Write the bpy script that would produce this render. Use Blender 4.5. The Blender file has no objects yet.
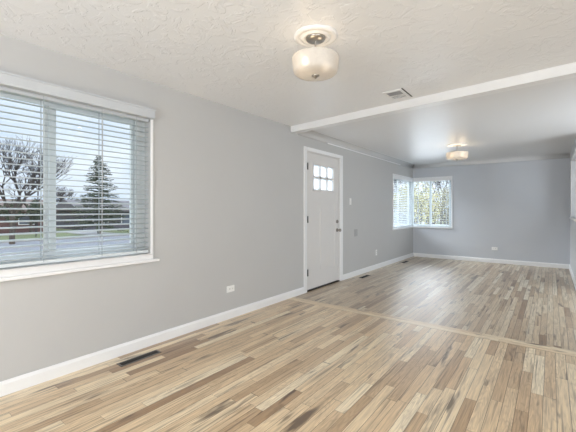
import bpy, bmesh, math, random
from mathutils import Vector, Matrix
random.seed(7)
S = bpy.context.scene
COL = S.collection

# ------------------------------------------------------------------ camera
F = 344.0; CX = 2.896; CH = 1.235; H = 2.40; FARY = 9.225; RX = 3.209
A = math.radians(37.4); SA = math.sin(A); CA = math.cos(A); HY = 209.5
cam_d = bpy.data.cameras.new('camera'); cam = bpy.data.objects.new('camera', cam_d); COL.objects.link(cam)
cam.location = (CX, 0, CH); cam.rotation_euler = (math.pi/2, 0, A)
cam_d.sensor_width = 36; cam_d.lens = F/576*36; cam_d.shift_y = -(216-HY)/576
cam_d.clip_start = 0.02; cam_d.clip_end = 500
S.camera = cam

# ------------------------------------------------------------------ sky
W = bpy.data.worlds.new('sky'); S.world = W; W.use_nodes = True
wn = W.node_tree.nodes; wl = W.node_tree.links; wn.clear()
wo = wn.new('ShaderNodeOutputWorld'); bg = wn.new('ShaderNodeBackground')
tc = wn.new('ShaderNodeTexCoord'); mp = wn.new('ShaderNodeMapping'); mp.inputs['Scale'].default_value = (1.2, 1.2, 4.5)
no = wn.new('ShaderNodeTexNoise'); no.inputs['Scale'].default_value = 2.4; no.inputs['Detail'].default_value = 6; no.inputs['Roughness'].default_value = .6
rp = wn.new('ShaderNodeValToRGB'); rp.color_ramp.elements[0].position = .36; rp.color_ramp.elements[1].position = .60
rp.color_ramp.elements[0].color = (.60, .74, .92, 1); rp.color_ramp.elements[1].color = (.80, .90, 1.0, 1)
wl.new(tc.outputs['Generated'], mp.inputs['Vector']); wl.new(mp.outputs[0], no.inputs['Vector'])
wl.new(no.outputs['Fac'], rp.inputs['Fac']); wl.new(rp.outputs[0], bg.inputs['Color'])
sxyz = wn.new('ShaderNodeSeparateXYZ'); wl.new(tc.outputs['Generated'], sxyz.inputs[0])
mr = wn.new('ShaderNodeMapRange'); mr.inputs[1].default_value = .30; mr.inputs[2].default_value = .80; mr.inputs[3].default_value = .92; mr.inputs[4].default_value = 3.6
wl.new(sxyz.outputs[2], mr.inputs[0]); wl.new(mr.outputs[0], bg.inputs['Strength'])   # overcast sky, brighter overhead
wl.new(bg.outputs[0], wo.inputs['Surface'])

def add_light(name, kind, loc, rot, energy, color, **k):
    d = bpy.data.lights.new(name, kind); d.energy = energy; d.color = color
    for a, v in k.items(): setattr(d, a, v)
    o = bpy.data.objects.new(name, d); o.location = loc; o.rotation_euler = rot; COL.objects.link(o); return o
# sun high behind the house; lights the street and the facades opposite
add_light('sun', 'SUN', (20, 10, 30), (math.radians(38), 0, math.radians(70)), 1.3, (1, .95, .88), angle=.03)
# added fill lamps at unseen openings, standing in for daylight
add_light('added_rear_fill', 'AREA', (2.3, -2.45, 1.35), (math.radians(102), 0, 0), 105, (.98, .99, 1), shape='RECTANGLE', size=3.6, size_y=1.7)
add_light('added_side_fill', 'AREA', (4.87, 0.2, 1.4), (math.radians(100), 0, math.radians(90)), 42, (1, .98, .95), shape='RECTANGLE', size=2.2, size_y=1.4)
add_light('added_dining_fill', 'AREA', (4.87, 5.25, 1.2), (math.radians(96), 0, math.radians(58)), 55, (.84, .92, 1), shape='RECTANGLE', size=1.4, size_y=1.9)  # added lamp turned toward the far dining wall to brighten it
add_light('added_corner_fill', 'AREA', (-.2, 13.0, 4.3), (math.radians(-66), 0, 0), 1500, (.86, .93, 1), shape='RECTANGLE', size=7.0, size_y=2.6)  # added panel above the window's sightline, brightens the dining floor
add_light('added_corner_side_fill', 'AREA', (-3.6, 8.5, 4.0), (math.radians(60), 0, math.radians(-90)), 800, (.86, .93, 1), shape='RECTANGLE', size=4.0, size_y=2.4)  # added panel out of view, bounces light off the right dining wall
# added lamp hidden below the sill, lights and reflects in the dining ceiling
add_light('added_ceiling_fill', 'AREA', (-2.5, 13.8, -.9), (math.radians(125), 0, math.radians(197)), 650, (.80, .90, 1), shape='RECTANGLE', size=7.0, size_y=3.0)

S.view_settings.view_transform = 'Standard'; S.view_settings.look = 'None'
S.view_settings.exposure = 0.40; S.view_settings.gamma = 1.0; S.view_settings.use_curve_mapping = False

# ------------------------------------------------------------------ pixel -> place helpers (survey of the photograph)
def wy(px, D=CX):                                    # y on a plane parallel to the left wall
    t = (px-288)/F; d = D/(SA-t*CA); return d*(t*SA+CA)
def wz(px, py, D=CX):
    t = (px-288)/F; d = D/(SA-t*CA); return CH+(HY-py)*d/F
def fx(px, Y=FARY):                                  # x on the far wall
    t = (px-288)/F; d = Y/(t*SA+CA); return CX+d*(t*CA-SA)
def fz(px, py, Y=FARY):
    t = (px-288)/F; d = Y/(t*SA+CA); return CH+(HY-py)*d/F
def ext(px, d):
    t = (px-288)/F; return (CX+d*(t*CA-SA), d*(t*SA+CA))

# ------------------------------------------------------------------ materials
def nmat(name):
    m = bpy.data.materials.new(name); m.use_nodes = True; nt = m.node_tree
    return m, nt, nt.nodes['Principled BSDF']
def N(nt, t, **k):
    n = nt.nodes.new(t)
    for a, v in k.items():
        if a.startswith('i_'): n.inputs[a[2:]].default_value = v
        else: setattr(n, a, v)
    return n
def rgb(r, g, b):
    f = lambda c: ((c/255+.055)/1.055)**2.4 if c > 10 else c/255/12.92
    return (f(r), f(g), f(b), 1)
def simple(name, col, rough=.5, metal=0, noise=.0, nscale=20, bump=0, bscale=100, spec=.5):
    m, nt, b = nmat(name)
    b.inputs['Roughness'].default_value = rough; b.inputs['Metallic'].default_value = metal
    b.inputs['Specular IOR Level'].default_value = spec
    geo = N(nt, 'ShaderNodeNewGeometry')
    n = N(nt, 'ShaderNodeTexNoise', i_Scale=nscale, i_Detail=4)
    nt.links.new(geo.outputs['Position'], n.inputs['Vector'])
    mx = N(nt, 'ShaderNodeMix', data_type='RGBA'); mx.inputs[0].default_value = 1
    c1 = tuple(c*(1-noise) for c in col[:3])+(1,); c2 = tuple(min(1, c*(1+noise)) for c in col[:3])+(1,)
    nt.links.new(n.outputs['Fac'], mx.inputs[0]); mx.inputs[6].default_value = c1; mx.inputs[7].default_value = c2
    nt.links.new(mx.outputs[2], b.inputs['Base Color'])
    if bump:
        n2 = N(nt, 'ShaderNodeTexNoise', i_Scale=bscale, i_Detail=3)
        nt.links.new(geo.outputs['Position'], n2.inputs['Vector'])
        bp = N(nt, 'ShaderNodeBump', i_Strength=bump, i_Distance=.01)
        nt.links.new(n2.outputs['Fac'], bp.inputs['Height']); nt.links.new(bp.outputs[0], b.inputs['Normal'])
    return m

def mth(nt, op, a, b=None, c=None):
    n = nt.nodes.new('ShaderNodeMath'); n.operation = op
    for i, v in enumerate((a, b, c)):
        if v is None: continue
        if isinstance(v, (int, float)): n.inputs[i].default_value = v
        else: nt.links.new(v, n.inputs[i])
    return n.outputs[0]

def floor_material(name, cross=False):
    m, nt, b = nmat(name); L = nt.links
    geo = N(nt, 'ShaderNodeNewGeometry'); sp = N(nt, 'ShaderNodeSeparateXYZ'); L.new(geo.outputs['Position'], sp.inputs[0])
    x, y = sp.outputs[0], sp.outputs[1]
    if cross: x, y = y, x
    w = .075
    if not cross:      # the dining end is laid in narrower strips
        w = mth(nt, 'SUBTRACT', .068, mth(nt, 'MULTIPLY', mth(nt, 'GREATER_THAN', y, 3.82), .014))
    u = mth(nt, 'DIVIDE', x, w); row = mth(nt, 'FLOOR', u)
    wn1 = N(nt, 'ShaderNodeTexWhiteNoise', noise_dimensions='1D'); L.new(row, wn1.inputs['W'])
    r1 = wn1.outputs['Value']
    ln = mth(nt, 'MULTIPLY_ADD', r1, .8, .55 if not cross else 1.1)
    off = mth(nt, 'MULTIPLY', r1, 37.0)
    # boards of uneven length: warp the run with a slow noise
    ny = N(nt, 'ShaderNodeTexNoise', noise_dimensions='2D', i_Scale=1.0, i_Detail=0)
    cb = N(nt, 'ShaderNodeCombineXYZ'); L.new(mth(nt, 'MULTIPLY', row, 7.31), cb.inputs[0]); L.new(mth(nt, 'MULTIPLY', y, 1.3), cb.inputs[1])
    L.new(cb.outputs[0], ny.inputs['Vector'])
    yy = mth(nt, 'ADD', mth(nt, 'ADD', y, off), mth(nt, 'MULTIPLY', ny.outputs['Fac'], .9))
    v = mth(nt, 'DIVIDE', yy, ln); idx = mth(nt, 'FLOOR', v)
    c2 = N(nt, 'ShaderNodeCombineXYZ'); L.new(row, c2.inputs[0]); L.new(idx, c2.inputs[1])
    wn2 = N(nt, 'ShaderNodeTexWhiteNoise', noise_dimensions='2D'); L.new(c2.outputs[0], wn2.inputs['Vector'])
    rnd = wn2.outputs['Value']
    sc = N(nt, 'ShaderNodeSeparateColor'); L.new(wn2.outputs['Color'], sc.inputs[0])
    ramp = N(nt, 'ShaderNodeValToRGB'); cr = ramp.color_ramp; cr.interpolation = 'LINEAR'
    stops = [(0, rgb(164, 132, 98)), (.08, rgb(190, 160, 124)), (.35, rgb(218, 190, 152)), (.6, rgb(228, 203, 166)), (.85, rgb(238, 217, 182)), (1, rgb(247, 232, 202))]
    cr.elements[0].position = 0; cr.elements[0].color = stops[0][1]; cr.elements[1].position = 1; cr.elements[1].color = stops[-1][1]
    for p, c in stops[1:-1]:
        e = cr.elements.new(p); e.color = c
    L.new(mth(nt, 'MULTIPLY_ADD', rnd, .3, .62) if cross else rnd, ramp.inputs['Fac'])
    # fine straight grain
    gv = N(nt, 'ShaderNodeCombineXYZ')
    L.new(mth(nt, 'ADD', mth(nt, 'MULTIPLY', x, 130), mth(nt, 'MULTIPLY', sc.outputs[1], 90)), gv.inputs[0])
    L.new(mth(nt, 'MULTIPLY', y, 5), gv.inputs[1]); L.new(mth(nt, 'MULTIPLY', rnd, 50), gv.inputs[2])
    gn = N(nt, 'ShaderNodeTexNoise', i_Scale=1.0, i_Detail=5, i_Roughness=.6); L.new(gv.outputs[0], gn.inputs['Vector'])
    # cathedral figure
    cv = N(nt, 'ShaderNodeCombineXYZ')
    L.new(mth(nt, 'ADD', mth(nt, 'MULTIPLY', x, 11), mth(nt, 'MULTIPLY', sc.outputs[0], 60)), cv.inputs[0])
    L.new(mth(nt, 'MULTIPLY', y, 1.5), cv.inputs[1]); L.new(mth(nt, 'MULTIPLY', rnd, 31), cv.inputs[2])
    cn = N(nt, 'ShaderNodeTexNoise', i_Scale=1.0, i_Detail=2.5); L.new(cv.outputs[0], cn.inputs['Vector'])
    wv = mth(nt, 'SINE', mth(nt, 'MULTIPLY', cn.outputs['Fac'], 95))
    wv = mth(nt, 'POWER', mth(nt, 'MULTIPLY_ADD', wv, .5, .5), 3.0)
    figamt = mth(nt, 'MULTIPLY', wv, mth(nt, 'MULTIPLY', mth(nt, 'GREATER_THAN', sc.outputs[2], .45), .20))
    # dark mineral streaks and knots
    kv = N(nt, 'ShaderNodeCombineXYZ')
    L.new(mth(nt, 'ADD', mth(nt, 'MULTIPLY', x, 12), mth(nt, 'MULTIPLY', sc.outputs[1], 40)), kv.inputs[0])
    L.new(mth(nt, 'MULTIPLY', y, 1.5), kv.inputs[1]); L.new(mth(nt, 'MULTIPLY', rnd, 77), kv.inputs[2])
    kn = N(nt, 'ShaderNodeTexNoise', i_Scale=1.0, i_Detail=3.5, i_Roughness=.55, i_Distortion=.4); L.new(kv.outputs[0], kn.inputs['Vector'])
    kr = N(nt, 'ShaderNodeMapRange'); kr.inputs[1].default_value = .60; kr.inputs[2].default_value = .70; L.new(kn.outputs['Fac'], kr.inputs[0])
    # long thin dark grain lines
    lv = N(nt, 'ShaderNodeCombineXYZ')
    L.new(mth(nt, 'ADD', mth(nt, 'MULTIPLY', x, 55), mth(nt, 'MULTIPLY', sc.outputs[2], 70)), lv.inputs[0])
    L.new(mth(nt, 'MULTIPLY', y, 1.6), lv.inputs[1]); L.new(mth(nt, 'MULTIPLY', rnd, 19), lv.inputs[2])
    lnz = N(nt, 'ShaderNodeTexNoise', i_Scale=1.0, i_Detail=3.0, i_Roughness=.5, i_Distortion=.25); L.new(lv.outputs[0], lnz.inputs['Vector'])
    lr = N(nt, 'ShaderNodeMapRange'); lr.inputs[1].default_value = .56; lr.inputs[2].default_value = .72; L.new(lnz.outputs['Fac'], lr.inputs[0])
    kamt = mth(nt, 'MAXIMUM', mth(nt, 'MULTIPLY', kr.outputs[0], .85), mth(nt, 'MULTIPLY', lr.outputs[0], .6))
    gr = N(nt, 'ShaderNodeMapRange'); gr.inputs[1].default_value = .3; gr.inputs[2].default_value = .7; gr.inputs[3].default_value = .72; gr.inputs[4].default_value = 1.14
    L.new(gn.outputs['Fac'], gr.inputs[0])
    # seams
    fu = mth(nt, 'FRACT', u); fv = mth(nt, 'MULTIPLY', mth(nt, 'FRACT', v), ln)
    eu = mth(nt, 'MULTIPLY', mth(nt, 'MINIMUM', fu, mth(nt, 'SUBTRACT', 1.0, fu)), w)
    s1 = mth(nt, 'LESS_THAN', eu, .0015); s2 = mth(nt, 'LESS_THAN', fv, .0025)
    seam = mth(nt, 'MULTIPLY', mth(nt, 'MAXIMUM', s1, s2), .35 if cross else .75)
    # the dining end is greyer than the living room
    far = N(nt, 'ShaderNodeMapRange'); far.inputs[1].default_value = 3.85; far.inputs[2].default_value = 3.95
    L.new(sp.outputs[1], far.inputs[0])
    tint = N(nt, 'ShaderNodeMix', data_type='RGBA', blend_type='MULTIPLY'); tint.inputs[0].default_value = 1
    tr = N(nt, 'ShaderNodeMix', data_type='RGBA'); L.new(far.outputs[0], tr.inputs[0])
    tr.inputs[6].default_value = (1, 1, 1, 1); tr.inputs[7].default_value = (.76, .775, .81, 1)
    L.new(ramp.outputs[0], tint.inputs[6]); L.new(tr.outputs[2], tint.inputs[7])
    base = tint.outputs[2]
    if not cross:                                       # one new pale board let into the far floor
        k = math.floor(.76/.054)
        isrow = mth(nt, 'COMPARE', row, float(k), .1)
        iny = mth(nt, 'MULTIPLY', mth(nt, 'GREATER_THAN', y, 7.36), mth(nt, 'LESS_THAN', y, 8.0))
        pm = N(nt, 'ShaderNodeMix', data_type='RGBA'); L.new(mth(nt, 'MULTIPLY', isrow, iny), pm.inputs[0])
        L.new(base, pm.inputs[6]); pm.inputs[7].default_value = rgb(245, 232, 208); base = pm.outputs[2]
    g1 = N(nt, 'ShaderNodeMix', data_type='RGBA', blend_type='MULTIPLY'); g1.inputs[0].default_value = 1
    L.new(base, g1.inputs[6]); L.new(gr.outputs[0], g1.inputs[7])
    g2 = N(nt, 'ShaderNodeMix', data_type='RGBA'); L.new(figamt, g2.inputs[0]); L.new(g1.outputs[2], g2.inputs[6]); g2.inputs[7].default_value = rgb(120, 88, 62)
    g3 = N(nt, 'ShaderNodeMix', data_type='RGBA'); L.new(kamt, g3.inputs[0]); L.new(g2.outputs[2], g3.inputs[6]); g3.inputs[7].default_value = rgb(72, 52, 38)
    g4 = N(nt, 'ShaderNodeMix', data_type='RGBA'); L.new(seam, g4.inputs[0]); L.new(g3.outputs[2], g4.inputs[6]); g4.inputs[7].default_value = rgb(70, 50, 36)
    L.new(g4.outputs[2], b.inputs['Base Color'])
    rr = N(nt, 'ShaderNodeMapRange'); rr.inputs[3].default_value = .36; rr.inputs[4].default_value = .50
    L.new(gn.outputs['Fac'], rr.inputs[0]); L.new(rr.outputs[0], b.inputs['Roughness'])
    bp = N(nt, 'ShaderNodeBump', i_Strength=.15, i_Distance=.002)
    L.new(mth(nt, 'SUBTRACT', gn.outputs['Fac'], mth(nt, 'MULTIPLY', mth(nt, 'MAXIMUM', s1, s2), 1.5)), bp.inputs['Height'])
    L.new(bp.outputs[0], b.inputs['Normal'])
    b.inputs['Coat Weight'].default_value = .9; b.inputs['Coat Roughness'].default_value = .37
    return m

def wall_material(name, col, rough=.55):
    m, nt, b = nmat(name); L = nt.links
    geo = N(nt, 'ShaderNodeNewGeometry')
    n1 = N(nt, 'ShaderNodeTexNoise', i_Scale=2.2, i_Detail=3); L.new(geo.outputs['Position'], n1.inputs['Vector'])
    mx = N(nt, 'ShaderNodeMix', data_type='RGBA'); L.new(n1.outputs['Fac'], mx.inputs[0])
    mx.inputs[6].default_value = tuple(c*.975 for c in col[:3])+(1,); mx.inputs[7].default_value = tuple(c*1.025 for c in col[:3])+(1,)
    L.new(mx.outputs[2], b.inputs['Base Color']); b.inputs['Roughness'].default_value = rough
    n2 = N(nt, 'ShaderNodeTexNoise', i_Scale=9, i_Detail=5); L.new(geo.outputs['Position'], n2.inputs['Vector'])
    bp = N(nt, 'ShaderNodeBump', i_Strength=.25, i_Distance=.006); L.new(n2.outputs['Fac'], bp.inputs['Height']); L.new(bp.outputs[0], b.inputs['Normal'])
    return m

def ceiling_material(name, col, rough, textured):
    m, nt, b = nmat(name); L = nt.links
    geo = N(nt, 'ShaderNodeNewGeometry'); b.inputs['Base Color'].default_value = col; b.inputs['Roughness'].default_value = rough
    if textured:        # skip-trowel plaster
        n1 = N(nt, 'ShaderNodeTexNoise', i_Scale=7, i_Detail=5, i_Roughness=.55, i_Distortion=1.4); L.new(geo.outputs['Position'], n1.inputs['Vector'])
        r = N(nt, 'ShaderNodeMapRange', interpolation_type='SMOOTHSTEP'); r.inputs[1].default_value = .5; r.inputs[2].default_value = .56; L.new(n1.outputs['Fac'], r.inputs[0])
        n3 = N(nt, 'ShaderNodeTexNoise', i_Scale=45, i_Detail=3); L.new(geo.outputs['Position'], n3.inputs['Vector'])
        hgt = mth(nt, 'ADD', r.outputs[0], mth(nt, 'MULTIPLY', n3.outputs['Fac'], .35))
        bp = N(nt, 'ShaderNodeBump', i_Strength=.45, i_Distance=.005)
    else:               # smooth gloss paint with broad roller marks running along the room's width
        mpn = N(nt, 'ShaderNodeMapping'); mpn.inputs['Scale'].default_value = (.9, 7, 1); mpn.inputs['Rotation'].default_value = (0, 0, .25)
        L.new(geo.outputs['Position'], mpn.inputs['Vector'])
        n1 = N(nt, 'ShaderNodeTexNoise', i_Scale=1.6, i_Detail=4); L.new(mpn.outputs[0], n1.inputs['Vector'])
        hgt = n1.outputs['Fac']
        bp = N(nt, 'ShaderNodeBump', i_Strength=.5, i_Distance=.006)
    L.new(hgt, bp.inputs['Height']); L.new(bp.outputs[0], b.inputs['Normal'])
    return m

def glass_material(name, tint=(1, 1, 1, 1), refl=.06):
    m = bpy.data.materials.new(name); m.use_nodes = True; nt = m.node_tree; nt.nodes.clear()
    o = N(nt, 'ShaderNodeOutputMaterial'); t = N(nt, 'ShaderNodeBsdfTransparent'); g = N(nt, 'ShaderNodeBsdfGlossy')
    t.inputs[0].default_value = tint; g.inputs['Roughness'].default_value = .02
    n = N(nt, 'ShaderNodeTexNoise', i_Scale=3); geo = N(nt, 'ShaderNodeNewGeometry'); nt.links.new(geo.outputs['Position'], n.inputs['Vector'])
    mx = N(nt, 'ShaderNodeMixShader'); nt.links.new(mth(nt, 'MULTIPLY_ADD', n.outputs['Fac'], .02, refl-.01), mx.inputs[0])
    nt.links.new(t.outputs[0], mx.inputs[1]); nt.links.new(g.outputs[0], mx.inputs[2]); nt.links.new(mx.outputs[0], o.inputs[0])
    return m
def translucent_material(name, col, tr, transp=0, pattern=0):   # frosted glass
    m = bpy.data.materials.new(name); m.use_nodes = True; nt = m.node_tree; nt.nodes.clear()
    o = N(nt, 'ShaderNodeOutputMaterial'); p = N(nt, 'ShaderNodeBsdfPrincipled'); p.inputs['Roughness'].default_value = .3
    t = N(nt, 'ShaderNodeBsdfTranslucent')
    geo = N(nt, 'ShaderNodeNewGeometry'); n = N(nt, 'ShaderNodeTexNoise', i_Scale=14, i_Detail=4, i_Distortion=2); nt.links.new(geo.outputs['Position'], n.inputs['Vector'])
    mr = N(nt, 'ShaderNodeMix', data_type='RGBA'); nt.links.new(n.outputs['Fac'], mr.inputs[0])
    mr.inputs[6].default_value = tuple(c*(1-pattern) for c in col[:3])+(1,); mr.inputs[7].default_value = col
    nt.links.new(mr.outputs[2], p.inputs['Base Color']); nt.links.new(mr.outputs[2], t.inputs['Color'])
    mx = N(nt, 'ShaderNodeMixShader'); mx.inputs[0].default_value = tr
    nt.links.new(p.outputs[0], mx.inputs[1]); nt.links.new(t.outputs[0], mx.inputs[2])
    last = mx
    if transp:
        tt = N(nt, 'ShaderNodeBsdfTransparent'); m2 = N(nt, 'ShaderNodeMixShader'); m2.inputs[0].default_value = transp
        nt.links.new(mx.outputs[0], m2.inputs[1]); nt.links.new(tt.outputs[0], m2.inputs[2]); last = m2
    nt.links.new(last.outputs[0], o.inputs[0]); return m
def emit(name, col, s):
    m = bpy.data.materials.new(name); m.use_nodes = True; nt = m.node_tree; nt.nodes.clear()
    o = N(nt, 'ShaderNodeOutputMaterial'); e = N(nt, 'ShaderNodeEmission'); e.inputs[0].default_value = col; e.inputs[1].default_value = s
    nt.links.new(e.outputs[0], o.inputs[0]); return m

M = dict(
    floor=floor_material('oak_strip_floor'), cross=floor_material('oak_cross_boards', True),
    wall=wall_material('grey_wall_paint', (.52, .52, .515, 1)),
    wall_far=wall_material('grey_wall_paint_cool_lit', (.555, .58, .62, 1)),  # same grey paint, with cool brighter light put into the colour
    wall_pale=wall_material('wall_paint_window_lit', (.70, .715, .74, 1)),  # lighter grey: the window light on this wall is put into the colour
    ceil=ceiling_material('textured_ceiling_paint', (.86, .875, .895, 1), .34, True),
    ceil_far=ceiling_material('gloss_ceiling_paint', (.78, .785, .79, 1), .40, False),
    white=simple('white_trim_paint', (.84, .845, .85, 1), .35, noise=.02, nscale=8),
    door=simple('white_door_paint', (.70, .685, .67, 1), .4, noise=.02, nscale=6),
    vinyl=simple('white_vinyl', (.68, .72, .73, 1), .4, noise=.01),
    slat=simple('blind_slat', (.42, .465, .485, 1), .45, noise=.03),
    valance=simple('valance_vinyl', (.54, .565, .59, 1), .4, noise=.02),
    register=simple('worn_register_metal', (.16, .15, .14, 1), .4, .3, noise=.2, nscale=50),
    hinge=simple('black_hinge', (.03, .028, .025, 1), .5),
    ivory=simple('white_plastic', (.86, .86, .84, 1), .3),
    dark=simple('dark_slot_and_shade', (.02, .02, .02, 1), .6),
    nickel=simple('brushed_nickel', (.42, .40, .37, 1), .3, 1, noise=.1, nscale=60),
    bronze=simple('dark_bronze', (.05, .045, .04, 1), .45, .7, noise=.15, nscale=40),
    knob=simple('satin_nickel_knob', (.30, .28, .26, 1), .35, 1),
    plate=simple('grey_painted_metal', (.40, .40, .40, 1), .5, noise=.08, nscale=90),
    glass=glass_material('window_glass'),
    frost=translucent_material('obscure_door_glass', (.92, .96, 1, 1), .85, .12),
    bowl=translucent_material('alabaster_glass', (.86, .83, .79, 1), .32, .28, .2),
    bulb=emit('warm_bulb', (1, .76, .48, 1), 9), bulb_dim=emit('dimmer_bulb', (1, .80, .6, 1), 2.5),
    medallion=simple('plaster_medallion', (.84, .83, .81, 1), .4),
    concrete=simple('concrete', (.27, .27, .27, 1), .8, noise=.15, nscale=1.5),
    asphalt=simple('asphalt', (.12, .125, .14, 1), .85, noise=.18, nscale=2),
    grass=simple('dry_lawn', (.09, .11, .04, 1), .9, noise=.45, nscale=1.3),
    brick=simple('red_brick', (.09, .04, .04, 1), .8, noise=.3, nscale=7),
    siding=simple('dark_siding', (.07, .065, .085, 1), .7, noise=.2, nscale=5),
    roof=simple('roof_shingle', (.10, .095, .10, 1), .85, noise=.25, nscale=6),
    roof2=simple('brown_roof_shingle', (.11, .08, .07, 1), .85, noise=.25, nscale=6),
    bark=simple('bark', (.06, .045, .035, 1), .9, noise=.3, nscale=9),
    twig=simple('twig', (.035, .028, .028, 1), .9, noise=.3, nscale=5),
    spruce=simple('spruce_needles', (.04, .058, .03, 1), .8, noise=.5, nscale=2.5),
    leafy=simple('spring_leaves', (.50, .46, .20, 1), .7, noise=.5, nscale=2),
    leafy2=simple('olive_leaves', (.34, .32, .17, 1), .7, noise=.5, nscale=2),
    ochre=simple('brown_leaves', (.28, .20, .10, 1), .7, noise=.4, nscale=2),
    fence=simple('weathered_white_boards', (.55, .60, .68, 1), .7, noise=.1, nscale=4),
    pane=simple('dark_pane', (.10, .12, .16, 1), .15),
)

# ------------------------------------------------------------------ mesh helpers
class MB:
    def __init__(s): s.bm = bmesh.new()
    def box(s, x0, x1, y0, y1, z0, z1, mat=None, bev=0):
        v = [s.bm.verts.new(c) for c in ((x0,y0,z0),(x1,y0,z0),(x1,y1,z0),(x0,y1,z0),(x0,y0,z1),(x1,y0,z1),(x1,y1,z1),(x0,y1,z1))]
        fs = [s.bm.faces.new([v[i] for i in f]) for f in ((3,2,1,0),(4,5,6,7),(0,1,5,4),(1,2,6,5),(2,3,7,6),(3,0,4,7))]
        if mat is not None:
            for q in v: q.co = mat @ q.co
        if bev:
            es = set(e for f in fs for e in f.edges)
            bmesh.ops.bevel(s.bm, geom=list(es), offset=bev, segments=2, affect='EDGES', profile=.5)
        return s
    def lathe(s, prof, n=32, c=(0,0,0), axis='z', cap=True):
        rings = []
        for r, h in prof:
            ring = []
            for i in range(n):
                a = 2*math.pi*i/n; p = (r*math.cos(a), r*math.sin(a), h)
                if axis == 'x': p = (p[2], p[0], p[1])
                if axis == 'y': p = (p[0], p[2], p[1])
                ring.append(s.bm.verts.new((p[0]+c[0], p[1]+c[1], p[2]+c[2])))
            rings.append(ring)
        for a, b in zip(rings, rings[1:]):
            for i in range(n):
                s.bm.faces.new((a[i], a[(i+1)%n], b[(i+1)%n], b[i]))
        if cap:
            s.bm.faces.new(rings[0][::-1]); s.bm.faces.new(rings[-1])
        return s
    def tube(s, p0, p1, r0, r1=None, n=8, cap=True):
        p0 = Vector(p0); p1 = Vector(p1); r1 = r0 if r1 is None else r1
        d = (p1-p0)
        if d.length < 1e-6: return s
        q = d.to_track_quat('Z', 'Y').to_matrix()
        a = []; b = []
        for i in range(n):
            t = 2*math.pi*i/n; o = Vector((math.cos(t), math.sin(t), 0))
            a.append(s.bm.verts.new(p0+q@(o*r0))); b.append(s.bm.verts.new(p1+q@(o*r1)))
        for i in range(n): s.bm.faces.new((a[i], a[(i+1)%n], b[(i+1)%n], b[i]))
        if cap: s.bm.faces.new(a[::-1]); s.bm.faces.new(b)
        return s
    def prism(s, prof, p0, p1, ax):       # profile [(a,z)] swept along an axis; ax='y': a=x, ax='x': a=y
        A_ = []; B_ = []
        for a, z in prof:
            pt = (lambda p: (a, p, z)) if ax == 'y' else (lambda p: (p, a, z)) if ax == 'x' else (lambda p: (a, z, p))
            A_.append(s.bm.verts.new(pt(p0))); B_.append(s.bm.verts.new(pt(p1)))
        n = len(prof)
        for i in range(n): s.bm.faces.new((A_[i], A_[(i+1)%n], B_[(i+1)%n], B_[i]))
        s.bm.faces.new(A_[::-1]); s.bm.faces.new(B_)
        return s
    def quad(s, c, u, v):
        c = Vector(c); u = Vector(u); v = Vector(v)
        s.bm.faces.new([s.bm.verts.new(p) for p in (c-u-v, c+u-v, c+u+v, c-u+v)]); return s
    def build(s, name, mat, parent=None, smooth=False, norm=True):
        if norm: bmesh.ops.recalc_face_normals(s.bm, faces=s.bm.faces[:])
        me = bpy.data.meshes.new(name); s.bm.to_mesh(me); s.bm.free()
        if smooth:
            for p in me.polygons: p.use_smooth = True
        me.materials.append(mat)
        o = bpy.data.objects.new(name, me); COL.objects.link(o)
        if parent:
            o.parent = parent; 
            if parent.type == 'EMPTY' and not name.startswith('@'): o.location = -parent.matrix_world.to_translation() if False else (0,0,0)
        return o
def struct(o, label=None):
    o['kind'] = 'structure'
    if label: o['label'] = label
    return o
def thing(name, loc, label, cat, rz=0, group=None):
    o = bpy.data.objects.new(name, None); COL.objects.link(o); o.location = loc; o.rotation_euler = (0, 0, rz); o.empty_display_size = .1
    o['label'] = label; o['category'] = cat
    if group: o['group'] = group
    return o
def tag(o, label, cat, group=None):
    o['label'] = label; o['category'] = cat
    if group: o['group'] = group
    return o
def copy_tree(o, parent=None):
    c = o.copy(); COL.objects.link(c)
    if parent: c.parent = parent
    for ch in list(o.children): copy_tree(ch, c)
    return c

# ================================================================== STRUCTURE
XR = 4.70; YB = -2.30; T = .16
# near window opening
NY0, NY1, NZ0, NZ1 = .24, wy(150.3), .835, 2.09
# door opening
DY0, DY1, DZ1 = wy(306.7), wy(339.6), wz(306.7, 150.6)
# corner window
CY0 = wy(393.0); CXR = fx(451.3); CZ0, CZ1 = .785, 2.035; CZB = CZ0
mb = MB().box(-.02, XR+.2, YB-.2, FARY+.2, -.12, 0); struct(mb.build('floor', M['floor']))
# two boards laid across between living room and dining room
struct(MB().box(.014, XR, 3.75, 3.90, 0, .0012).build('trim_1', M['cross']), 'two pale oak boards laid across the floor between the rooms')
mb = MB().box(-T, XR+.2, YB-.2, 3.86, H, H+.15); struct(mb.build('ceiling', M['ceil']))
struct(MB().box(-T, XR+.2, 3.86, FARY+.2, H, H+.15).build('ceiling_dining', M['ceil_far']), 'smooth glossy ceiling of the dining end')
# ceiling beam, slightly out of square with the room
ang = math.atan2(-.31, 3.06)
R = Matrix.Translation((0, 3.85, 0)) @ Matrix.Rotation(ang, 4, 'Z')
struct(MB().box(.0, 4.75, 0, .12, H-.085, H+.02, R).build('ceiling_beam', M['white']), 'white painted beam crossing the ceiling between the rooms')
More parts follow.
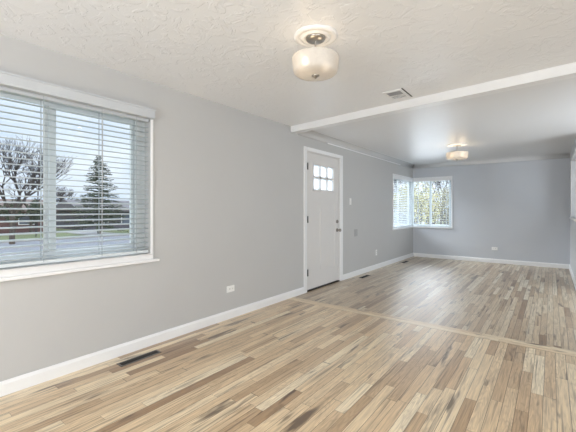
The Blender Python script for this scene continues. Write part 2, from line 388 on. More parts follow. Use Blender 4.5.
# left wall
w = MB()
w.box(-T, 0, YB, NY0, 0, H); w.box(-T, 0, NY0, NY1, 0, NZ0); w.box(-T, 0, NY0, NY1, NZ1, H)
w.box(-T, 0, NY1, DY0, 0, H); w.box(-T, 0, DY0, DY1, DZ1, H)
struct(w.build('wall_left', M['wall']))
w = MB(); w.box(-T, 0, DY1, CY0, 0, H); w.box(-T, 0, CY0, FARY+T, 0, CZ0); w.box(-T, 0, CY0, FARY+T, CZ1, H)
struct(w.build('wall_left_dining', M['wall']), 'grey wall of the dining end on the door side')
w = MB(); w.box(0, CXR, FARY, FARY+T, 0, CZ0); w.box(0, CXR, FARY, FARY+T, CZ1, H); w.box(CXR, XR+.1, FARY, FARY+T, 0, H)
struct(w.build('wall_back', M['wall_far']))
# right partition of the dining end with pass-through
PY0, PY1, PZ0, PZ1 = 7.0, 8.40, 1.09, 2.14
w = MB(); w.box(RX, RX+.12, 6.75, PY0, 0, H); w.box(RX, RX+.12, PY0, PY1, 0, PZ0); w.box(RX, RX+.12, PY0, PY1, PZ1, H); w.box(RX, RX+.12, PY1, FARY, 0, H)
struct(w.build('wall_right_dining', M['wall_pale']), 'wall of the dining end opposite the corner window, with a pass-through')
# outer right wall, openings for the added side window and patio door
def wall_with_holes_x(x0, x1, y0, y1, holes):
    w = MB(); y = y0
    for a, b, z0, z1 in holes:
        w.box(x0, x1, y, a, 0, H); w.box(x0, x1, a, b, 0, z0); w.box(x0, x1, a, b, z1, H); y = b
    w.box(x0, x1, y, y1, 0, H); return w
w = wall_with_holes_x(XR, XR+.1, YB, FARY+T, [(-.9, 1.3, .8, 2.2), (4.4, 6.1, .1, 2.15)])
struct(w.build('wall_right', M['wall']))
w = MB(); w.box(-T, .5, YB-.1, YB, 0, H); w.box(.5, 4.1, YB-.1, YB, 0, .6); w.box(.5, 4.1, YB-.1, YB, 2.3, H); w.box(4.1, XR+.1, YB-.1, YB, 0, H)
struct(w.build('wall_front', M['wall']))

# cove and picture bead in the dining end
def cove_profile(ax0, sgn, r=.10, n=8):
    pr = [(ax0, H)]
    for i in range(n+1):
        a = math.pi/2*i/n
        pr.append((ax0+sgn*(r-r*math.sin(a)), H-r+r*math.cos(a)-.0 if False else H-(r-r*math.cos(a))))
    return pr
def cove(name, ax0, sgn, p0, p1, ax, mat, r=.10):
    pts = [(ax0, H+.01)]
    for i in range(9):
        a = math.pi/2*i/8
        # centre of the arc lies in the room, at (ax0+sgn*r, H-r)
        pts.append((ax0+sgn*(r-r*math.cos(a)), H-r+r*math.sin(a)))
    pts[-1] = (pts[-1][0], H); pts.append((ax0+sgn*r, H+.01))
    o = struct(MB().prism(pts, p0, p1, ax).build(name, mat, smooth=True))
    for e in o.data.polygons:
        if len(e.vertices) > 4: e.use_smooth = False
    return o
cove('trim_2', 0, 1, 4.02, FARY, 'y', M['wall'], .09)['label'] = 'curved plaster cove over the dining wall beside the door'
cove('trim_3', FARY, -1, 0, RX, 'x', M['ceil_far'], .09)['label'] = 'curved plaster cove over the far dining wall'
struct(MB().box(-.002, .012, 4.85, 8.25, H-.093, H-.077, bev=.003).build('trim_4', M['white']), 'thin white bead below the cove')

# baseboards
def bb_prof(a, s):
    return [(a, 0), (a+s*.015, 0), (a+s*.015, .075), (a+s*.011, .082), (a+s*.007, .094), (a, .095)]
def base(name, a, s, p0, p1, ax):
    return struct(MB().prism(bb_prof(a, s), p0, p1, ax).build(name, M['white']))
dl0 = wy(303.6); dl1 = wy(342.2)
base('baseboard_left', 0, 1, YB, dl0, 'y'); base('baseboard_left_dining', 0, 1, dl1, FARY, 'y')
base('baseboard_back', FARY, -1, 0, RX, 'x'); base('baseboard_right_dining', RX, -1, 6.75, FARY, 'y')
base('baseboard_right', XR, -1, YB, FARY, 'y'); base('baseboard_front', YB, 1, 0, XR, 'x')

def framebox(m, d0, d1, a, b, z0, z1, wl_, wr_, wb, wt, along='y', bev=0):
    def bx(p, q, r_, s_):
        if along == 'y': m.box(d0, d1, p, q, r_, s_, bev=bev)
        else: m.box(p, q, d0, d1, r_, s_, bev=bev)
    if wl_: bx(a, a+wl_, z0, z1)
    if wr_: bx(b-wr_, b, z0, z1)
    if wb: bx(a+wl_, b-wr_, z0, z0+wb)
    if wt: bx(a+wl_, b-wr_, z1-wt, z1)
    return m
# ---- near window (slider) -------------------------------------------------
def window_root(name, loc, label):
    o = bpy.data.objects.new(name, None); COL.objects.link(o); o.location = loc; o['kind'] = 'structure'; o['label'] = label; return o
win = window_root('window_1', (0, 0, 0), 'wide sliding window in the living room wall')
xo = -.145; xi = -.095
f = MB(); fw = .045
framebox(f, xo, xi, NY0, NY1, NZ0, NZ1, fw, .09, fw, fw)
f.build('window_frame', M['vinyl'], win)
s0 = wy(45, CX+.1); s1 = wy(55.5, CX+.1)
f = MB(); a, b = s0, NY1-.092; z0, z1 = NZ0+fw, NZ1-fw
framebox(f, xo+.004, xi-.016, a, b, z0, z1, .045, .028, .035, .035)
sash = f.build('sash', M['vinyl'], win)
MB().box(-.122, -.118, a+.04, b-.02, z0+.03, z1-.03).build('pane', M['glass'], sash)
f = MB(); a2, b2 = NY0+fw, s1
framebox(f, xi-.014, xi+.006, a2, b2, z0, z1, .03, .045, .035, .035)
sash = f.build('sash', M['vinyl'], win)
MB().box(-.102, -.099, a2+.02, b2-.04, z0+.03, z1-.03).build('pane', M['glass'], sash)
f = MB(); f.box(0, .012, NY1, NY1+.024, NZ0-.05, NZ1+.02, bev=.003); f.box(0, .012, NY0-.034, NY0, NZ0-.05, NZ1+.02, bev=.003); f.box(0, .012, NY0, NY1, NZ0-.05, NZ0, bev=.002)
f.box(0, .012, NY0, NY1, NZ1, NZ1+.02)
f.build('casing', M['white'], win)
f = MB(); f.box(-.095, .036, NY0-.0, NY1, NZ0-.001, NZ0+.001); f.box(0, .034, NY0-.09, NY1+.075, NZ0-.075, NZ0-.05, bev=.006)
f.build('window_sill', M['white'], win)

# ---- corner window -----------------------------------------------------------
win = window_root('window_2', (0, 0, 0), 'corner window of the dining end, two sliding units meeting at a post')
f = MB()
f.box(-T, -.05, FARY+.05, FARY+T, CZ0, CZ1)                      # corner post
framebox(f, xo, -.09, CY0, FARY+.05, CZ0, CZ1, .04, 0, .04, .04)
yo, yi = FARY+.09, FARY+.145
framebox(f, yo, yi, -.05, CXR, CZ0, CZ1, 0, .04, .04, .04, 'x')
f.build('window_frame', M['vinyl'], win)
f = MB(); zc0, zc1 = CZ0+.04, CZ1-.04
for a, b, e in ((CY0+.04, 8.45, 0), (8.40, FARY+.05, .021)):
    framebox(f, xo+.002+e, xo+.021+e, a, b, zc0, zc1, .04, .04, .03, .03)
sash = f.build('sash', M['vinyl'], win)
MB().box(-.126, -.122, CY0+.05, FARY+.04, zc0+.01, zc1-.01).build('pane', M['glass'], sash)
xm = fx(430.5, FARY+.1)
f = MB()
for a, b, e in ((-.05, xm+.03, 0), (xm-.03, CXR-.04, .021)):
    framebox(f, yo+.005+e, yo+.024+e, a, b, zc0, zc1, .04, .04, .03, .03, 'x')
sash = f.build('sash', M['vinyl'], win)
MB().box(-.04, CXR-.05, yo+.023, yo+.027, zc0+.01, zc1-.01).build('pane', M['glass'], sash)
f = MB(); cw = .028
f.box(0, .014, CY0-cw, CY0, CZ0-cw, CZ1+cw, bev=.003); f.box(0, .014, CY0, FARY, CZ1, CZ1+cw, bev=.003); f.box(0, .014, CY0, FARY, CZ0-cw, CZ0, bev=.003)
f.box(CXR, CXR+cw, FARY-.014, FARY, CZ0-cw, CZ1+cw, bev=.003); f.box(0, CXR, FARY-.014, FARY, CZ1, CZ1+cw, bev=.003); f.box(0, CXR, FARY-.014, FARY, CZ0-cw, CZ0, bev=.003)
f.build('casing', M['white'], win)
f = MB(); f.box(-.09, .035, CY0-.03, FARY, CZ0-.012, CZ0+.002); f.box(0, CXR+.03, FARY-.035, FARY+.09, CZ0-.012, CZ0+.002)
f.build('window_sill', M['white'], win)

# ---- added windows and patio door out of view, letting daylight in -----------------------------
def plain_window(name, label, x=None, y=None, a=0, b=1, z0=0, z1=1, mull=2):
    win = window_root(name, (0, 0, 0), label); f = MB(); g = .05
    def bx(p, q, r, s):
        if x is not None: f.box(x, x+.06, p, q, r, s)
        else: f.box(p, q, y-.06, y, r, s)
    bx(a, a+g, z0, z1); bx(b-g, b, z0, z1); bx(a+g, b-g, z0, z0+g); bx(a+g, b-g, z1-g, z1)
    for i in range(1, mull):
        m_ = a+(b-a)*i/mull; bx(m_-.025, m_+.025, z0+g, z1-g)
    fr = f.build('window_frame', M['vinyl'], win)
    g2 = MB()
    if x is not None: g2.box(x+.028, x+.032, a+.02, b-.02, z0+.02, z1-.02)
    else: g2.box(a+.02, b-.02, y-.032, y-.028, z0+.02, z1-.02)
    g2.build('pane', M['glass'], fr)
plain_window('window_3', 'added wide window in the wall behind the camera, to bring daylight in', y=YB-.02, a=.5, b=4.1, z0=.6, z1=2.3, mull=3)
plain_window('window_4', 'added side window of the living room, to bring daylight in', x=XR+.02, a=-.9, b=1.3, z0=.8, z1=2.2)
plain_window('door_2', 'added glazed sliding patio door beside the kitchen, to bring daylight in', x=XR+.02, a=4.4, b=6.1, z0=.1, z1=2.15)

# pass-through trim
f = MB(); c = .055
for X0, X1 in ((RX-.014, RX), (RX+.12, RX+.134)):
    f.box(X0, X1, PY1, PY1+c, PZ0-.02, PZ1+c, bev=.003); f.box(X0, X1, PY0-c, PY0, PZ0-.02, PZ1+c, bev=.003); f.box(X0, X1, PY0, PY1, PZ1, PZ1+c, bev=.003)
f.box(RX-.035, RX+.155, PY0-c-.01, PY1+c+.01, PZ0-.03, PZ0, bev=.004)
struct(f.build('trim_5', M['white']), 'white casing and ledge of the kitchen pass-through')

# ---- front door ------------------------------------------------------------------
dr = window_root('door_1', (0, 0, 0), 'white front door with six small panes'); dr.name = 'door_1'
cs = MB(); cwid = DY0-dl0; cwr = dl1-DY1
cs.prism([(.0, DY0-cwid), (.016, DY0-cwid), (.016, DY0-cwid+.02), (.008, DY0), (0, DY0)], 0, DZ1+.055, 'z'); cs.box(0, .016, DY1, DY1+cwr, 0, DZ1+.055, bev=.003); cs.box(0, .016, DY0, DY1, DZ1, DZ1+.055, bev=.003)
cs.build('casing', M['white'], dr)
j = MB(); j.box(-T, 0, DY0, DY0+.012, 0, DZ1); j.box(-T, 0, DY1-.03, DY1, 0, DZ1); j.box(-T, 0, DY0, DY1, DZ1-.015, DZ1)
j.box(-T, -.055, DY0+.012, DY0+.03, 0, DZ1); j.box(-T, -.055, DY1-.045, DY1-.03, 0, DZ1); j.box(-T, -.055, DY0, DY1, DZ1-.03, DZ1)
j.build('jamb', M['door'], dr)
MB().box(-T, .002, DY0, DY1, 0, .018, bev=.003).build('threshold', M['bronze'], dr)
a, b = DY0+.016, DY1-.034; z0 = .028; z1 = DZ1-.018; xf, xb = -.006, -.050
lw0, lw1 = wy(313.3), wy(334.2); lz1, lz0 = wz(313.3, 163.2), wz(313.3, 190.3)
p1a, p1b = wy(311.8), wy(321.2); p2a, p2b = wy(326.5), wy(335.2)
pz1, pz0 = wz(312, 203), wz(312, 272)
d = MB()
# stiles, rails, recessed panels
ys = [a, p1a, p1b, p2a, p2b, b]
d.box(xb, xf, a, b, lz1+.0, z1)
d.box(xb, xf, a, lw0, lz0, lz1); d.box(xb, xf, lw1, b, lz0, lz1)
d.box(xb, xf, a, b, pz1, lz0); d.box(xb, xf, a, b, z0, pz0)
d.box(xb, xf, a, p1a, pz0, pz1); d.box(xb, xf, p1b, p2a, pz0, pz1); d.box(xb, xf, p2b, b, pz0, pz1)
slab = d.build('door_slab', M['door'], dr)
for q0, q1 in ((p1a, p1b), (p2a, p2b)):
    d = MB(); d.box(xb+.01, xf-.010, q0, q1, pz0, pz1)
    g = .014
    d.box(xf-.010, xf-.004, q0, q0+g, pz0, pz1); d.box(xf-.010, xf-.004, q1-g, q1, pz0, pz1); d.box(xf-.010, xf-.004, q0, q1, pz0, pz0+g); d.box(xf-.010, xf-.004, q0, q1, pz1-g, pz1)
    d.build('recessed_panel', M['door'], slab)
gr = MB(); g = .022
gr.box(xb-.004, xf+.006, lw0-.012, lw0+g, lz0-.012, lz1+.012, bev=.003); gr.box(xb-.004, xf+.006, lw1-g, lw1+.012, lz0-.012, lz1+.012, bev=.003)
gr.box(xb-.004, xf+.006, lw0, lw1, lz0-.012, lz0+g, bev=.003); gr.box(xb-.004, xf+.006, lw0, lw1, lz1-g, lz1+.012, bev=.003)
for i in (1, 2):
    m_ = lw0+(lw1-lw0)*i/3; gr.box(xb-.004, xf+.003, m_-.016, m_+.016, lz0, lz1, bev=.003)
m_ = (lz0+lz1)/2; gr.box(xb-.004, xf+.003, lw0, lw1, m_-.018, m_+.018, bev=.003)
gr.build('muntin_frame', M['door'], slab)
MB().box(-.030, -.026, lw0, lw1, lz0, lz1).build('door_pane', M['frost'], slab)
for pz in (166, 219.5, 273):
    z = wz(307, pz)
    hg = MB(); hg.tube((.008, a-.002, z-.05), (.008, a-.002, z+.05), .010, n=10); hg.box(xf, xf+.006, a, a+.030, z-.05, z+.05)
    hg.build('hinge', M['hinge'], dr, smooth=False)
ky = wy(337.2); kz = wz(337.2, 230.0)
k = MB(); k.lathe([(.031, -.006), (.031, .002), (.027, .007), (.013, .010), (.012, .032), (.022, .040), (.028, .052), (.027, .064), (.018, .072), (.004, .074)], 20, (0, ky, kz), 'x')
k.build('door_knob', M['knob'], slab, smooth=True)
kz2 = wz(337.2, 221.5)
k = MB(); k.lathe([(.029, -.006), (.029, .006), (.024, .014), (.004, .016)], 20, (0, ky, kz2), 'x'); k.box(.014, .026, ky-.004, ky+.004, kz2-.016, kz2+.016, bev=.002)
k.build('deadbolt', M['knob'], slab)

# ================================================================== THINGS
# ---- blinds -------------------------------------------------------------------
def blind(root, a, b, z0, z1, depth_c, along='y', tilt=4, pitch=.0435, slat_w=.050, cords=(), sgn=1, rail=True):
    """slats between a and b along an axis; depth_c is the coordinate of the slat centre across"""
    n = int((z1-z0-.03)/pitch); tl = math.radians(tilt)*sgn
    s = MB()
    for i in range(n):
        z = z0+.035+i*pitch
        u = slat_w/2*math.cos(tl); v = slat_w/2*math.sin(tl); h = .0026
        prof = []
        for k in range(5):
            q = -1+k*.5; prof.append((depth_c+q*u, z-q*v+h+.0022*(1-q*q)))
        for k in range(4, -1, -1):
            q = -1+k*.5; prof.append((depth_c+q*u, z-q*v-h+.0022*(1-q*q)))
        s.prism(prof, a, b, along)
    s.build('slats', M['slat'], root)
    def bx(m, d0, d1, p0, p1, q0, q1, **k):
        if along == 'y': m.box(d0, d1, p0, p1, q0, q1, **k)
        else: m.box(p0, p1, d0, d1, q0, q1, **k)
    m = MB(); bx(m, depth_c-.026, depth_c+.026, a, b, z0-.012, z0+.012, bev=.003); m.build('bottom_rail', M['vinyl'], root)
    m = MB(); bx(m, depth_c-.028, depth_c+.028, a, b, z1-.03, z1+.015); m.build('head_rail', M['valance'], root)
    for c_ in cords:
        m = MB()
        for e in (-.027, .027):
            bx(m, depth_c+e-.0012, depth_c+e+.0012, c_-.003, c_+.003, z0, z1)
        m.build('ladder_tape', M['slat'], root)
bl = thing('window_blind', (0, 0, 0), 'wide white slatted blind with boxed valance on the large sliding window', 'blind')
blind(bl, NY0+.01, NY1-.012, NZ0+.022, NZ1-.03, -.035, 'y', 6, .0435, .050, cords=(wy(44), wy(102.5), wy(137), .45))
VD = CX-.062; vy = wy(155.2, VD); vz1 = wz(155, 110.6, VD); vz0 = wz(155, 118.8, VD)
v = MB(); v.box(.0, .062, NY0-.06, vy, vz0, vz1, bev=.004)
v.box(.0, .069, NY0-.06, vy+.004, vz1-.004, vz1+.010, bev=.002)
v.build('valance', M['valance'], bl)
w_ = MB(); w_.tube((.03, wy(102.5)-.01, 1.98), (.015, wy(102.5)-.01, 1.05), .0022, n=6); w_.build('wand', M['plate'], bl)

bl = thing('window_blind', (0, 0, 0), 'narrow slatted blind, slats turned open, on the door-side half of the corner window', 'blind')
blind(bl, CY0+.01, FARY-.02, CZ0+.03, CZ1-.03, -.040, 'y', 26, .0435, .050, cords=(CY0+.12, 8.42, FARY-.12))
MB().box(-.012, .006, CY0+.004, FARY-.012, CZ1-.075, CZ1-.002, bev=.002).build('valance', M['white'], bl)
bl = thing('window_blind', (0, 0, 0), 'blind with flat open slats over the far wall half of the corner window', 'blind')
blind(bl, .02, CXR-.01, CZ0+.03, CZ1-.03, FARY+.040, 'x', 0, .0435, .046, cords=(.12, CXR-.12))
MB().box(.012, CXR-.004, FARY-.006, FARY+.012, CZ1-.075, CZ1-.002, bev=.002).build('valance', M['white'], bl)

# ---- ceiling lights -------------------------------------------------------------
def ceiling_light(loc, scale, label, glow, mat_bulb):
    t = thing('ceiling_light', loc, label, 'ceiling light', group=None)
    s = scale
    m = MB().lathe([(.145*s, .0), (.145*s, -.008), (.135*s, -.016), (.118*s, -.018), (.112*s, -.013), (.100*s, -.012), (.094*s, -.020), (.080*s, -.022), (.072*s, -.012), (.001, -.010)], 48, cap=False)
    m.build('medallion', M['medallion'], t, smooth=True)
    m = MB().lathe([(.066*s, -.008), (.066*s, -.020), (.058*s, -.030), (.020, -.034), (.001, -.034)], 32, cap=False); m.build('canopy', M['nickel'], t, smooth=True)
    m = MB().tube((0, 0, -.03), (0, 0, -.262), .0055, n=12)
    m.lathe([(.012, -.150), (.014, -.143), (.012, -.136)], 16); m.build('stem', M['nickel'], t, smooth=False)
    # socket arms
    for sx in (-1, 1):
        q = MB().tube((0, 0, -.135), (sx*.05, 0, -.150), .006, n=8); q.tube((sx*.05, 0, -.150), (sx*.075, 0, -.168), .014, n=12)
        q.build('lamp_socket', M['nickel'], t)
        q = MB().lathe([(.002, .030), (.012, .028), (.020, .018), (.024, .004), (.021, -.012), (.012, -.022), (.002, -.025)], 16, (sx*.085, 0, -.190), cap=False)
        q.build('bulb', mat_bulb if sx < 0 or s > 1 else M['bulb_dim'], t, smooth=True)
    R_ = .158*s
    prof = [(R_-.002, -.146), (R_, -.150), (R_, -.160), (R_-.007, -.225), (R_-.012, -.244), (R_-.026, -.256), (R_-.06, -.262), (.02, -.264), (.001, -.264)]
    inner = [(max(.001, r-.004), h+.004) for r, h in prof[::-1]]
    m = MB().lathe(prof+[(.001, -.260)] + inner[1:-1] + [(R_-.006, -.146), (R_-.002, -.146)], 56, cap=False)
    m.build('glass_bowl', M['bowl'], t, smooth=True)
    m = MB().lathe([(.024, -.264), (.026, -.269), (.020, -.274), (.010, -.276), (.008, -.284), (.001, -.287)], 24, cap=False)
    m.build('finial', M['nickel'], t, smooth=True)
    for sx in (-1, 1):
        lt = add_light('bulb_light', 'POINT', (sx*.085, 0, -.145), (0, 0, 0), glow, (1, .80, .56), shadow_soft_size=.03)
        lt.parent = t
    return t
cl = ceiling_light((CX-1.257, 1.949, H), 1.0, 'ceiling light with alabaster glass bowl hanging in the living room, before the beam', .12, M['bulb'])
cl.rotation_euler.z = math.radians(70)
c2 = ceiling_light((CX-1.339, 6.74, H), 1.15, 'lit ceiling light with glass bowl in the dining end, beyond the beam', .6, M['bulb'])
c2.rotation_euler.z = math.radians(30)

# ---- ceiling register -----------------------------------------------------------
vx0, vx1, vy0, vy1 = CX-1.335, CX-1.145, 3.295, 3.585
t = thing('ceiling_vent', ((vx0+vx1)/2, (vy0+vy1)/2, H), 'small white louvred air register in the ceiling close to the beam', 'vent')
hx = (vx1-vx0)/2; hy = (vy1-vy0)/2
f = MB(); f.box(-hx, -hx+.025, -hy, hy, -.008, 0); f.box(hx-.025, hx, -hy, hy, -.008, 0); f.box(-hx+.025, hx-.025, -hy, -hy+.03, -.008, 0); f.box(-hx+.025, hx-.025, hy-.03, hy, -.008, 0)
f.box(-hx+.025, hx-.025, -.003, .012, -.008, 0)
f.build('frame', M['white'], t)
MB().box(-hx+.024, hx-.024, -hy+.029, hy-.029, -.0022, -.0005).build('backing', M['dark'], t)
MB().box(hx, hx+.012, -hy-.01, hy+.01, -.0015, 0).build('edge_shadow', M['dark'], t)  # dark strip painted as the shadow along the plate's edge
f = MB()
for i in range(7):
    y = -hy+.04+i*.0155; f.box(-hx+.024, hx-.024, y-.0015, y+.0015, -.0078, -.001)
f.build('damper_slats', M['plate'], t)
f = MB()
for i in range(7):
    y = .018+i*.016
    f.box(-hx+.024, hx-.024, -.008, .008, -.0008, .0008, Matrix.Translation((0, y, -.0055)) @ Matrix.Rotation(math.radians(12), 4, 'X'))
f.build('closed_louvres', M['white'], t)

# ---- floor registers ------------------------------------------------------------
def floor_register(loc, label):
    t = thing('floor_register', loc, label, 'floor vent')
    f = MB(); L_ = .175; w2 = .042
    f.box(-w2, w2, -L_, -L_+.016, 0, .004, bev=.001); f.box(-w2, w2, L_-.016, L_, 0, .004, bev=.001); f.box(-w2, -w2+.013, -L_, L_, 0, .004, bev=.001); f.box(w2-.013, w2, -L_, L_, 0, .004, bev=.001)
    f.build('frame', M['register'], t)
    MB().box(-w2+.012, w2-.012, -L_+.015, L_-.015, .0002, .001).build('dark_duct_sheet', M['dark'], t)  # dark sheet for the shade in the duct; the floor stays uncut
    f = MB()
    for i in range(22):
        y = -L_+.022+i*.0147; f.box(-w2+.012, w2-.012, y, y+.004, .001, .0034)
    f.box(-.002, .002, -L_+.015, L_-.015, .001, .0036)
    f.build('grille_bars', M['bronze'], t); return t
floor_register((.181, 1.524, 0), 'dark metal floor register beneath the wide window')
g = floor_register((.175, 5.88, 0), 'dark metal floor register just past the front door')
g = floor_register((.170, 8.10, 0), 'small dark floor register beneath the corner window')

# ---- outlets, switch, wall plate ---------------------------------------------------
def outlet(loc, label, rz, horizontal=True):
    # local: plate in XZ plane facing -Y
    t = thing('wall_outlet', loc, label, 'outlet', rz)
    W2, H2 = (.059, .036) if horizontal else (.036, .059)
    MB().box(-W2, W2, -.006, 0, -H2, H2, bev=.002).build('cover_plate', M['ivory'], t)
    for s in (-1, 1):
        cx, cz = (s*.020, 0) if horizontal else (0, s*.020)
        r = MB().box(cx-.015, cx+.015, -.0085, -.0055, cz-.014, cz+.014, bev=.002).build('receptacle', M['ivory'], t)
        q = MB()
        for e in (-.005, .005):
            if horizontal: q.box(cx-.005, cx+.004, -.0090, -.0083, e-.0012, e+.0012)
            else: q.box(e-.0012, e+.0012, -.0090, -.0083, cz-.004, cz+.005)
        if horizontal: q.box(cx+.007, cx+.011, -.0090, -.0083, -.002, .002)
        else: q.box(-.002, .002, -.0090, -.0083, cz-.011, cz-.007)
        q.build('slots', M['dark'], r)
    return t
outlet((0, wy(230.4), wz(230.4, 288.7)), 'white duplex outlet low on the wall between wide window and front door', math.radians(90))
outlet((0, wy(376.2), wz(376.2, 252.5)), 'small white outlet low on the wall between front door and corner window', math.radians(90), False)
outlet((fx(494.6), FARY, fz(494.6, 248.6)), 'white duplex outlet on the far wall of the dining end', 0)
t = thing('light_switch', (0, wy(350.3), wz(350.3, 201.5)), 'white light switch on the wall beside the front door', 'switch', math.radians(90))
MB().box(-.036, .036, -.006, 0, -.059, .059, bev=.002).build('cover_plate', M['ivory'], t)
MB().box(-.006, .006, -.016, -.005, -.004, .012, bev=.002).build('toggle', M['ivory'], t)
t = thing('wall_vent', (0, wy(355.8), wz(355.8, 232.7)), 'small square grey grille plate on the wall below the light switch', 'wall plate', math.radians(90))
MB().box(-.062, .062, -.007, 0, -.066, .066, bev=.002).build('cover_plate', M['plate'], t)
q = MB()
for i in range(6): q.box(-.048, .048, -.0095, -.0065, -.045+i*.017, -.038+i*.017)
q.build('grille_bars', M['plate'], t)

# ================================================================== OUTSIDE
GZ = -1.4
struct(MB().box(-140, -T-.02, -80, 140, GZ-.3, GZ).build('ground', M['grass']), 'dry lawn around the house')
struct(MB().box(-31, -18.5, -80, 140, GZ, GZ+.02).build('street', M['asphalt']))
struct(MB().box(-32.6, -31, -80, 140, GZ, GZ+.14).build('sidewalk', M['concrete']), 'pale pavement across the street')
struct(MB().box(-18.5, -17, -80, 140, GZ, GZ+.14).build('sidewalk', M['concrete']), 'pale pavement on the near side of the street')
struct(MB().box(-17, -.5, 3.2, 9.0, GZ, GZ+.04).build('driveway', M['concrete']), 'concrete driveway outside the wide window')
struct(MB().box(-44, -32.6, 15.6, 18.6, GZ, GZ+.04).build('driveway', M['concrete']), 'concrete driveway of the house opposite')

def house(x, y0, y1, hw, ridge, wall, roof, label, wins, depth=9):
    t = thing('house', (x, (y0+y1)/2, GZ), label, 'house'); h = (y1-y0)/2
    MB().box(-depth, 0, -h, h, 0, hw).build('walls', M[wall], t)
    r = MB(); e = .6
    pr = [(-depth-e, hw), (e, hw), (-depth/2, ridge)]
    r.prism(pr, -h-e, h+e, 'y'); r.box(e-.02, e+.08, -h-e, h+e, hw-.15, hw+.05)
    r.build('roof', M[roof], t)
    for (c_, w2, z0_, z1_) in wins:
        f_ = MB(); f_.box(.0, .06, c_-w2-.08, c_+w2+.08, z0_-.08, z1_+.08); fr = f_.build('window', M['white'], t)
        MB().box(.05, .08, c_-w2, c_+w2, z0_, z1_).build('pane', M['pane'], fr)
    return t
house(-44, 3, 15.2, 2.5, 3.9, 'brick', 'roof2', 'low dark red brick house across the street behind the bare tree', [(-3.6, .8, .9, 2.1), (0, 1.1, .8, 2.1), (3.8, .7, 1.0, 2.1)])
house(-44, 18.8, 33, 2.5, 4.0, 'siding', 'roof', 'low dark sided house across the street behind the evergreen', [(-5, .9, .9, 2.0), (-1.2, 1.0, .7, 2.0), (3, .8, .9, 2.0)])

def bare_tree(px, d, height, spread, label, seed, twigs=1.0, depthmax=6, r0=.16):
    rnd = random.Random(seed); x, y = ext(px, d)
    t = thing('bare_tree', (x, y, GZ), label, 'tree')
    tr = MB(); tw = MB()
    def grow(p, dr, ln, r, lvl):
        q = p+dr*ln
        (tr if lvl < 2 else tw).tube(p, q, r, r*.7, n=6 if lvl < 2 else 3, cap=False)
        if lvl >= depthmax: return
        k = 3 if lvl < 4 else 2
        for i in range(k):
            a = rnd.uniform(0, 2*math.pi); s = rnd.uniform(.35, .75)*spread
            nd = (dr+Vector((math.cos(a)*s, math.sin(a)*s, rnd.uniform(-.05, .35)))).normalized()
            grow(q if i else p+dr*ln*rnd.uniform(.6, 1), nd, ln*rnd.uniform(.66, .86), r*.66, lvl+1)
    grow(Vector((0, 0, 0)), Vector((0, 0, 1)), height*.22, r0, 0)
    tr.build('trunk', M['bark'], t, norm=False); tw.build('twigs', M['twig'], t, norm=False); return t
bare_tree(12, 26, 10.5, 1.0, 'tall bare branching tree before the red brick house', 3, depthmax=8, r0=.2)
bare_tree(-30, 30, 11.0, 1.0, 'bare tree at the near end of the wide window', 5, depthmax=6, r0=.2)
bare_tree(62, 58, 9.0, 1.1, 'distant bare tree showing above the roofs', 11, depthmax=6, r0=.18)

bare_tree(31, 38, 9.5, 1.2, 'bare tree with thick twigs beside the sash stile of the wide window', 8, depthmax=7, r0=.16)

def spruce(px, d, height, rad, label, seed):
    rnd = random.Random(seed); x, y = ext(px, d)
    t = thing('spruce_tree', (x, y, GZ), label, 'tree')
    MB().tube((0, 0, 0), (0, 0, height*.97), .16, .02, n=8).build('trunk', M['bark'], t)
    f_ = MB(); z = .9
    while z < height-.2:
        fr = 1-(z/height); R_ = rad*(fr**.8)+.12; n = int(7+9*fr)
        for i in range(n):
            a = rnd.uniform(0, 6.283); rr = R_*rnd.uniform(.65, 1.12)
            dr = Vector((math.cos(a), math.sin(a), rnd.uniform(-.1, .22)))
            st = int(rr/.13)+2
            for k in range(1, st):
                p = Vector((0, 0, z))+dr*(rr*k/st)+Vector((0, 0, -.10*(k/st)**2*rr))
                for _ in range(2):
                    u = Vector((rnd.uniform(-1, 1), rnd.uniform(-1, 1), rnd.uniform(-.35, .35))).normalized()*rnd.uniform(.08, .17)
                    v2 = Vector((rnd.uniform(-1, 1), rnd.uniform(-1, 1), rnd.uniform(-1, 1))).normalized()*rnd.uniform(.02, .05)
                    f_.quad(p, u, v2)
        z += .30*(.6+.6*fr)
    f_.build('needles', M['spruce'], t, norm=False); return t
spruce(99, 37, 8.6, 3.5, 'dark evergreen spruce standing across the street', 21)

def shrub(px, d, height, rad, label, seed, mat, name='leafy_shrub', cat='shrub', leaves=1500, size=.09, zbase=.2):
    rnd = random.Random(seed); x, y = ext(px, d)
    t = thing(name, (x, y, GZ), label, cat)
    st = MB(); lf = MB(); tips = []
    for i in range(14):
        a = rnd.uniform(0, 6.283); r_ = rad*rnd.uniform(.2, .95); top = Vector((math.cos(a)*r_, math.sin(a)*r_, height*rnd.uniform(.7, 1.05)))
        mid = top*.5+Vector((rnd.uniform(-.1, .1), rnd.uniform(-.1, .1), .2)); mid.x *= .6; mid.y *= .6
        st.tube((0, 0, 0), mid, .035, .022, n=5, cap=False); st.tube(mid, top, .022, .006, n=4, cap=False)
        for k in range(7):
            p = mid.lerp(top, rnd.random()); q = p+Vector((rnd.uniform(-1, 1), rnd.uniform(-1, 1), rnd.uniform(0, 1)))*rad*.45
            st.tube(p, q, .010, .004, n=3, cap=False); tips.append((p, q))
    st.build('stems', M['twig'], t, norm=False)
    for i in range(leaves):
        p, q = rnd.choice(tips); c_ = p.lerp(q, rnd.uniform(.1, 1.1))+Vector([rnd.gauss(0, .12) for _ in range(3)])
        u = Vector([rnd.uniform(-1, 1) for _ in range(3)]).normalized()*size*rnd.uniform(.5, 1); v2 = u.cross(Vector([rnd.uniform(-1, 1) for _ in range(3)])).normalized()*size*.45
        lf.quad(c_, u, v2)
    lf.build('leaves', mat, t, norm=False); return t
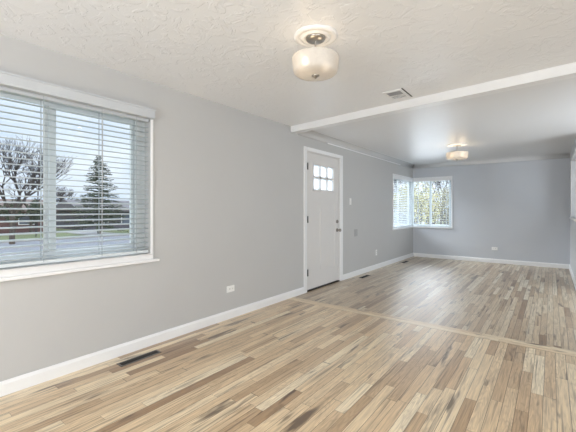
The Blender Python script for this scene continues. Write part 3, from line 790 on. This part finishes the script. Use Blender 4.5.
shrub(146, 41, 4.6, 1.6, 'brownish leafy tree at the street beside the evergreen', 31, M['ochre'], 'leafy_tree', 'tree', 2200, .16)
shrub(390, 36, 4.8, 1.5, 'olive shrub farthest toward the door in the corner window view', 41, M['leafy2'])
shrub(404, 27, 4.4, 1.2, 'yellow green shrub seen through the slats of the corner window', 42, M['leafy'])
shrub(414, 32, 4.7, 1.4, 'olive shrub behind the post of the corner window', 43, M['leafy2'])
shrub(424, 18.5, 3.8, .75, 'bright yellow green shrub outside the corner window, behind its first clear pane', 44, M['leafy'], leaves=800, size=.06)
shrub(434, 27, 4.3, 1.2, 'tall yellow green shrub outside the corner window, just past its middle stile', 45, M['leafy'], leaves=900, size=.07)
shrub(446, 20, 3.8, .75, 'olive shrub outside the last pane of the corner window', 46, M['leafy2'], leaves=700, size=.06)
bare_tree(441, 40, 10.5, 1.1, 'bare tree over the shrubs outside the corner window', 47, depthmax=6, r0=.12)
bare_tree(400, 46, 10.5, 1.1, 'bare tree seen above the shrubs through the slatted corner blind', 48, depthmax=6, r0=.12)
struct(MB().box(-9, 4, 10.2, 19.5, GZ, GZ+.05).build('patio', M['concrete']), 'pale concrete paving added outside the corner window to bounce light')  # unseen slab added to throw light up to the dining ceiling
for px_, lb in ((-8, 'dark evergreen bush before the brick house, nearest the window edge'), (14, 'dark evergreen bush before the brick house, behind the tall bare tree'), (36, 'dark evergreen bush before the brick house, beside the sash stile')):
    shrub(px_, 33, 3.3, .8, lb, 60+px_, M['spruce'], 'evergreen_bush', 'shrub', 1500, .12)
# garden fence
x0, y0_ = ext(380, 17); x1, y1_ = ext(470, 15)
fa = math.atan2(y1_-y0_, x1-x0); fl = math.hypot(x1-x0, y1_-y0_)
t = thing('garden_fence', (x0, y0_, GZ), 'pale boarded garden fence outside the corner window', 'fence', fa)
f = MB(); n = int(fl/.15)
for i in range(n): f.box(i*.15, i*.15+.142, -.02, 0, .05, 1.95, bev=.004)
f.box(0, fl, 0, .04, .4, .5); f.box(0, fl, 0, .04, 1.6, 1.7)
f.build('boards', M['fence'], t)
for i in range(int(fl/2)+1): MB().box(i*2-.05, i*2+.05, .0, .1, 0, 2.05).build('fence_post', M['fence'], t)
